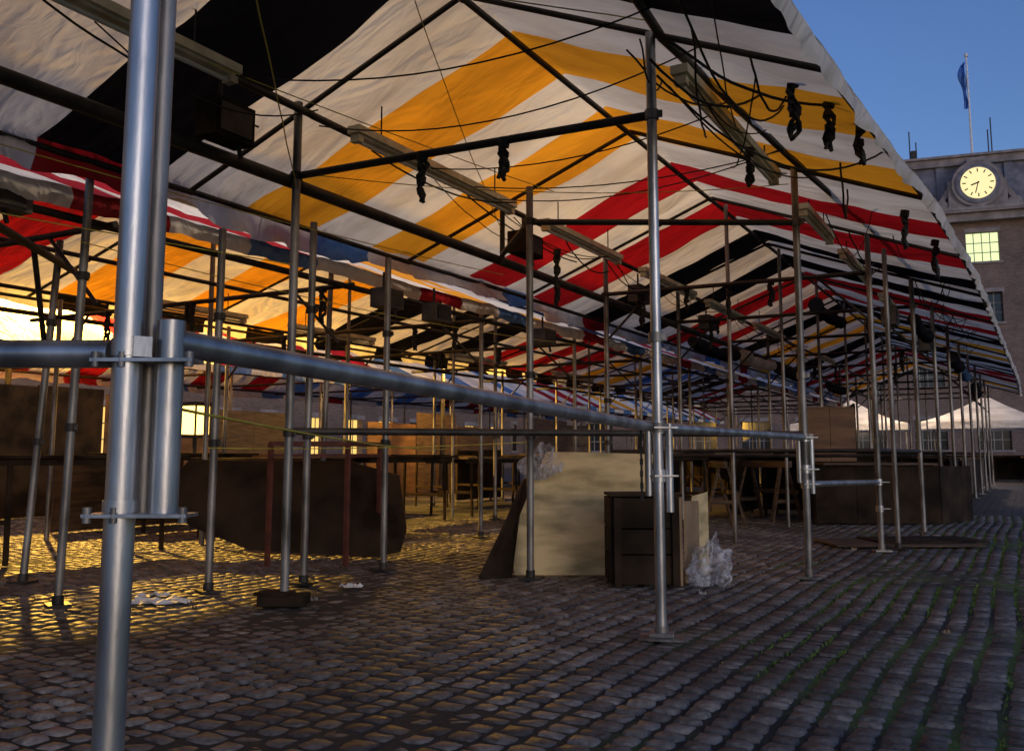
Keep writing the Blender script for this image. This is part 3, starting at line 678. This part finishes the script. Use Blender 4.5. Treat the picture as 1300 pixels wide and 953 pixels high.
for a, l, w in ((math.radians(250), .52, .09), (math.radians(195), .78, .06)):
    r = Matrix.Rotation(a, 3, 'Y'); mb.box(Vector((0, -1.20, 18))+r@Vector((0, 0, l/2-.08)), (w, .015, l), 'dark', 0, r)
mb.build('clock_face', b1)
mb = MB(); n = 12; g = [[None]*7 for _ in range(n+1)]
for i in range(n+1):
    for j in range(7):
        f = j/6; z = 26.7-i*.27-.25*f*(1-i/n); x = -.08-f*(.30+.15*math.sin(i*.5))-.06*math.sin(i*.9+j); y = .5+.15*math.sin(j*2.1+i*.3); g[i][j] = (x, y, z)
for i in range(n):
    for j in range(6): mb.face([g[i][j], g[i][j+1], g[i+1][j+1], g[i+1][j]], 'flag', True)
mb.build('flag', b1)
cols = [1.5+3.2*i for i in range(0, 34)]
litset = set()
random.seed(12)
for x in cols:
    for z in (1.9, 5.5, 9):
        if random.random() < (.8 if z < 2 else .12): litset.add((round(x, 1), z))
b2 = facade('brick_terrace', (-33, -40, 0), math.radians(90), 0, 112, 12.5, cols, [1.9, 5.5, 9.0], 1.7, 2.0, 'brick', litset, 'litw')
mb = MB(); mb.box((56, -.1, 12.7), (112.5, 1.2, .4), 'stone'); mb.beam((0, 3.2, 14.6), (112, 3.2, 14.6), 6.5, .2, 'slate'); mb.build('roof', b2)

def tent(x, y, w, ze, zp):
    e = empty('market_tent', (x, y, 0), rnd(-.1, .1)); mb = MB(); h = w/2; n = 8
    C = [(-h, -h), (h, -h), (h, h), (-h, h)]
    for i in range(4):
        a = C[i]; b = C[(i+1) % 4]; ri = []
        for k in range(n+1):
            f = k/n; r = 1-f; zz = ze+(zp-ze)*(f**1.35); ri.append(((a[0]*r, a[1]*r, zz), (b[0]*r, b[1]*r, zz)))
        for k in range(n): mb.face([ri[k][0], ri[k][1], ri[k+1][1], ri[k+1][0]], 'W', True)
        mb.face([(a[0], a[1], ze), (b[0], b[1], ze), (b[0], b[1], ze-.25), (a[0], a[1], ze-.25)], 'W'); mb.tube((a[0]*.97, a[1]*.97, 0), (a[0]*.97, a[1]*.97, ze), .03, 'pole', 8)
    mb.build('tent_body', e)
tent(-1.2, 38.5, 4.2, 2.1, 3.1); tent(3.4, 40, 4.2, 2.1, 3.1); tent(-6, 39, 4.2, 2.1, 3.1)
for s in (36.8, 39.5): place(('wood2', 2.0, .8, .85, True), .2, s, .1)
for s in (37, 40, 43, 46): place(('darkwood', 2.2, .8, .9, True), rnd(-4, 2), s, 1.5)
street_lamp(-4.0, 35.5, 4.4, 900, (1, .75, .5), arm=.8)

# ---------------------------------------------------------------- world, sun, camera
w = bpy.data.worlds.new('World'); scene.world = w; w.use_nodes = True; nt = w.node_tree; nt.nodes.clear()
out = nt.nodes.new('ShaderNodeOutputWorld'); bg = nt.nodes.new('ShaderNodeBackground'); sky = nt.nodes.new('ShaderNodeTexSky')
sky.sky_type = 'NISHITA'; sky.sun_disc = False
d = Vector((-.80, .58, -.17)).normalized()
to = -d; el = math.asin(to.z)
sky.sun_elevation = el; sky.sun_rotation = math.atan2(to.x, to.y); sky.air_density = 1.2; sky.ozone_density = 3.0
mu = nt.nodes.new('ShaderNodeVectorMath'); mu.operation = 'MULTIPLY'; mu.inputs[1].default_value = (.85, .93, 1.35)
nt.links.new(sky.outputs[0], mu.inputs[0]); nt.links.new(mu.outputs[0], bg.inputs[0]); bg.inputs[1].default_value = .13; nt.links.new(bg.outputs[0], out.inputs[0])
sl = bpy.data.lights.new('sun', 'SUN'); sl.energy = .25; sl.angle = math.radians(18); sl.color = (1, .88, .76)
so = bpy.data.objects.new('sun', sl); so.rotation_euler = d.to_track_quat('-Z', 'Y').to_euler(); scene.collection.objects.link(so)

cam = bpy.data.cameras.new('camera'); co = bpy.data.objects.new('camera', cam); scene.collection.objects.link(co)
cam.sensor_width = 36; cam.lens = 36*1178/1300; cam.shift_y = -44.5/1300; cam.clip_start = .05; cam.clip_end = 800
co.location = (0, 0, .9)
th = math.radians(7.07)
fwd = Vector((-.482*math.cos(th), .876*math.cos(th), math.sin(th)))
co.rotation_euler = fwd.to_track_quat('-Z', 'Y').to_euler()
scene.camera = co
scene.view_settings.view_transform = 'Standard'; scene.view_settings.look = 'None'; scene.view_settings.exposure = 0
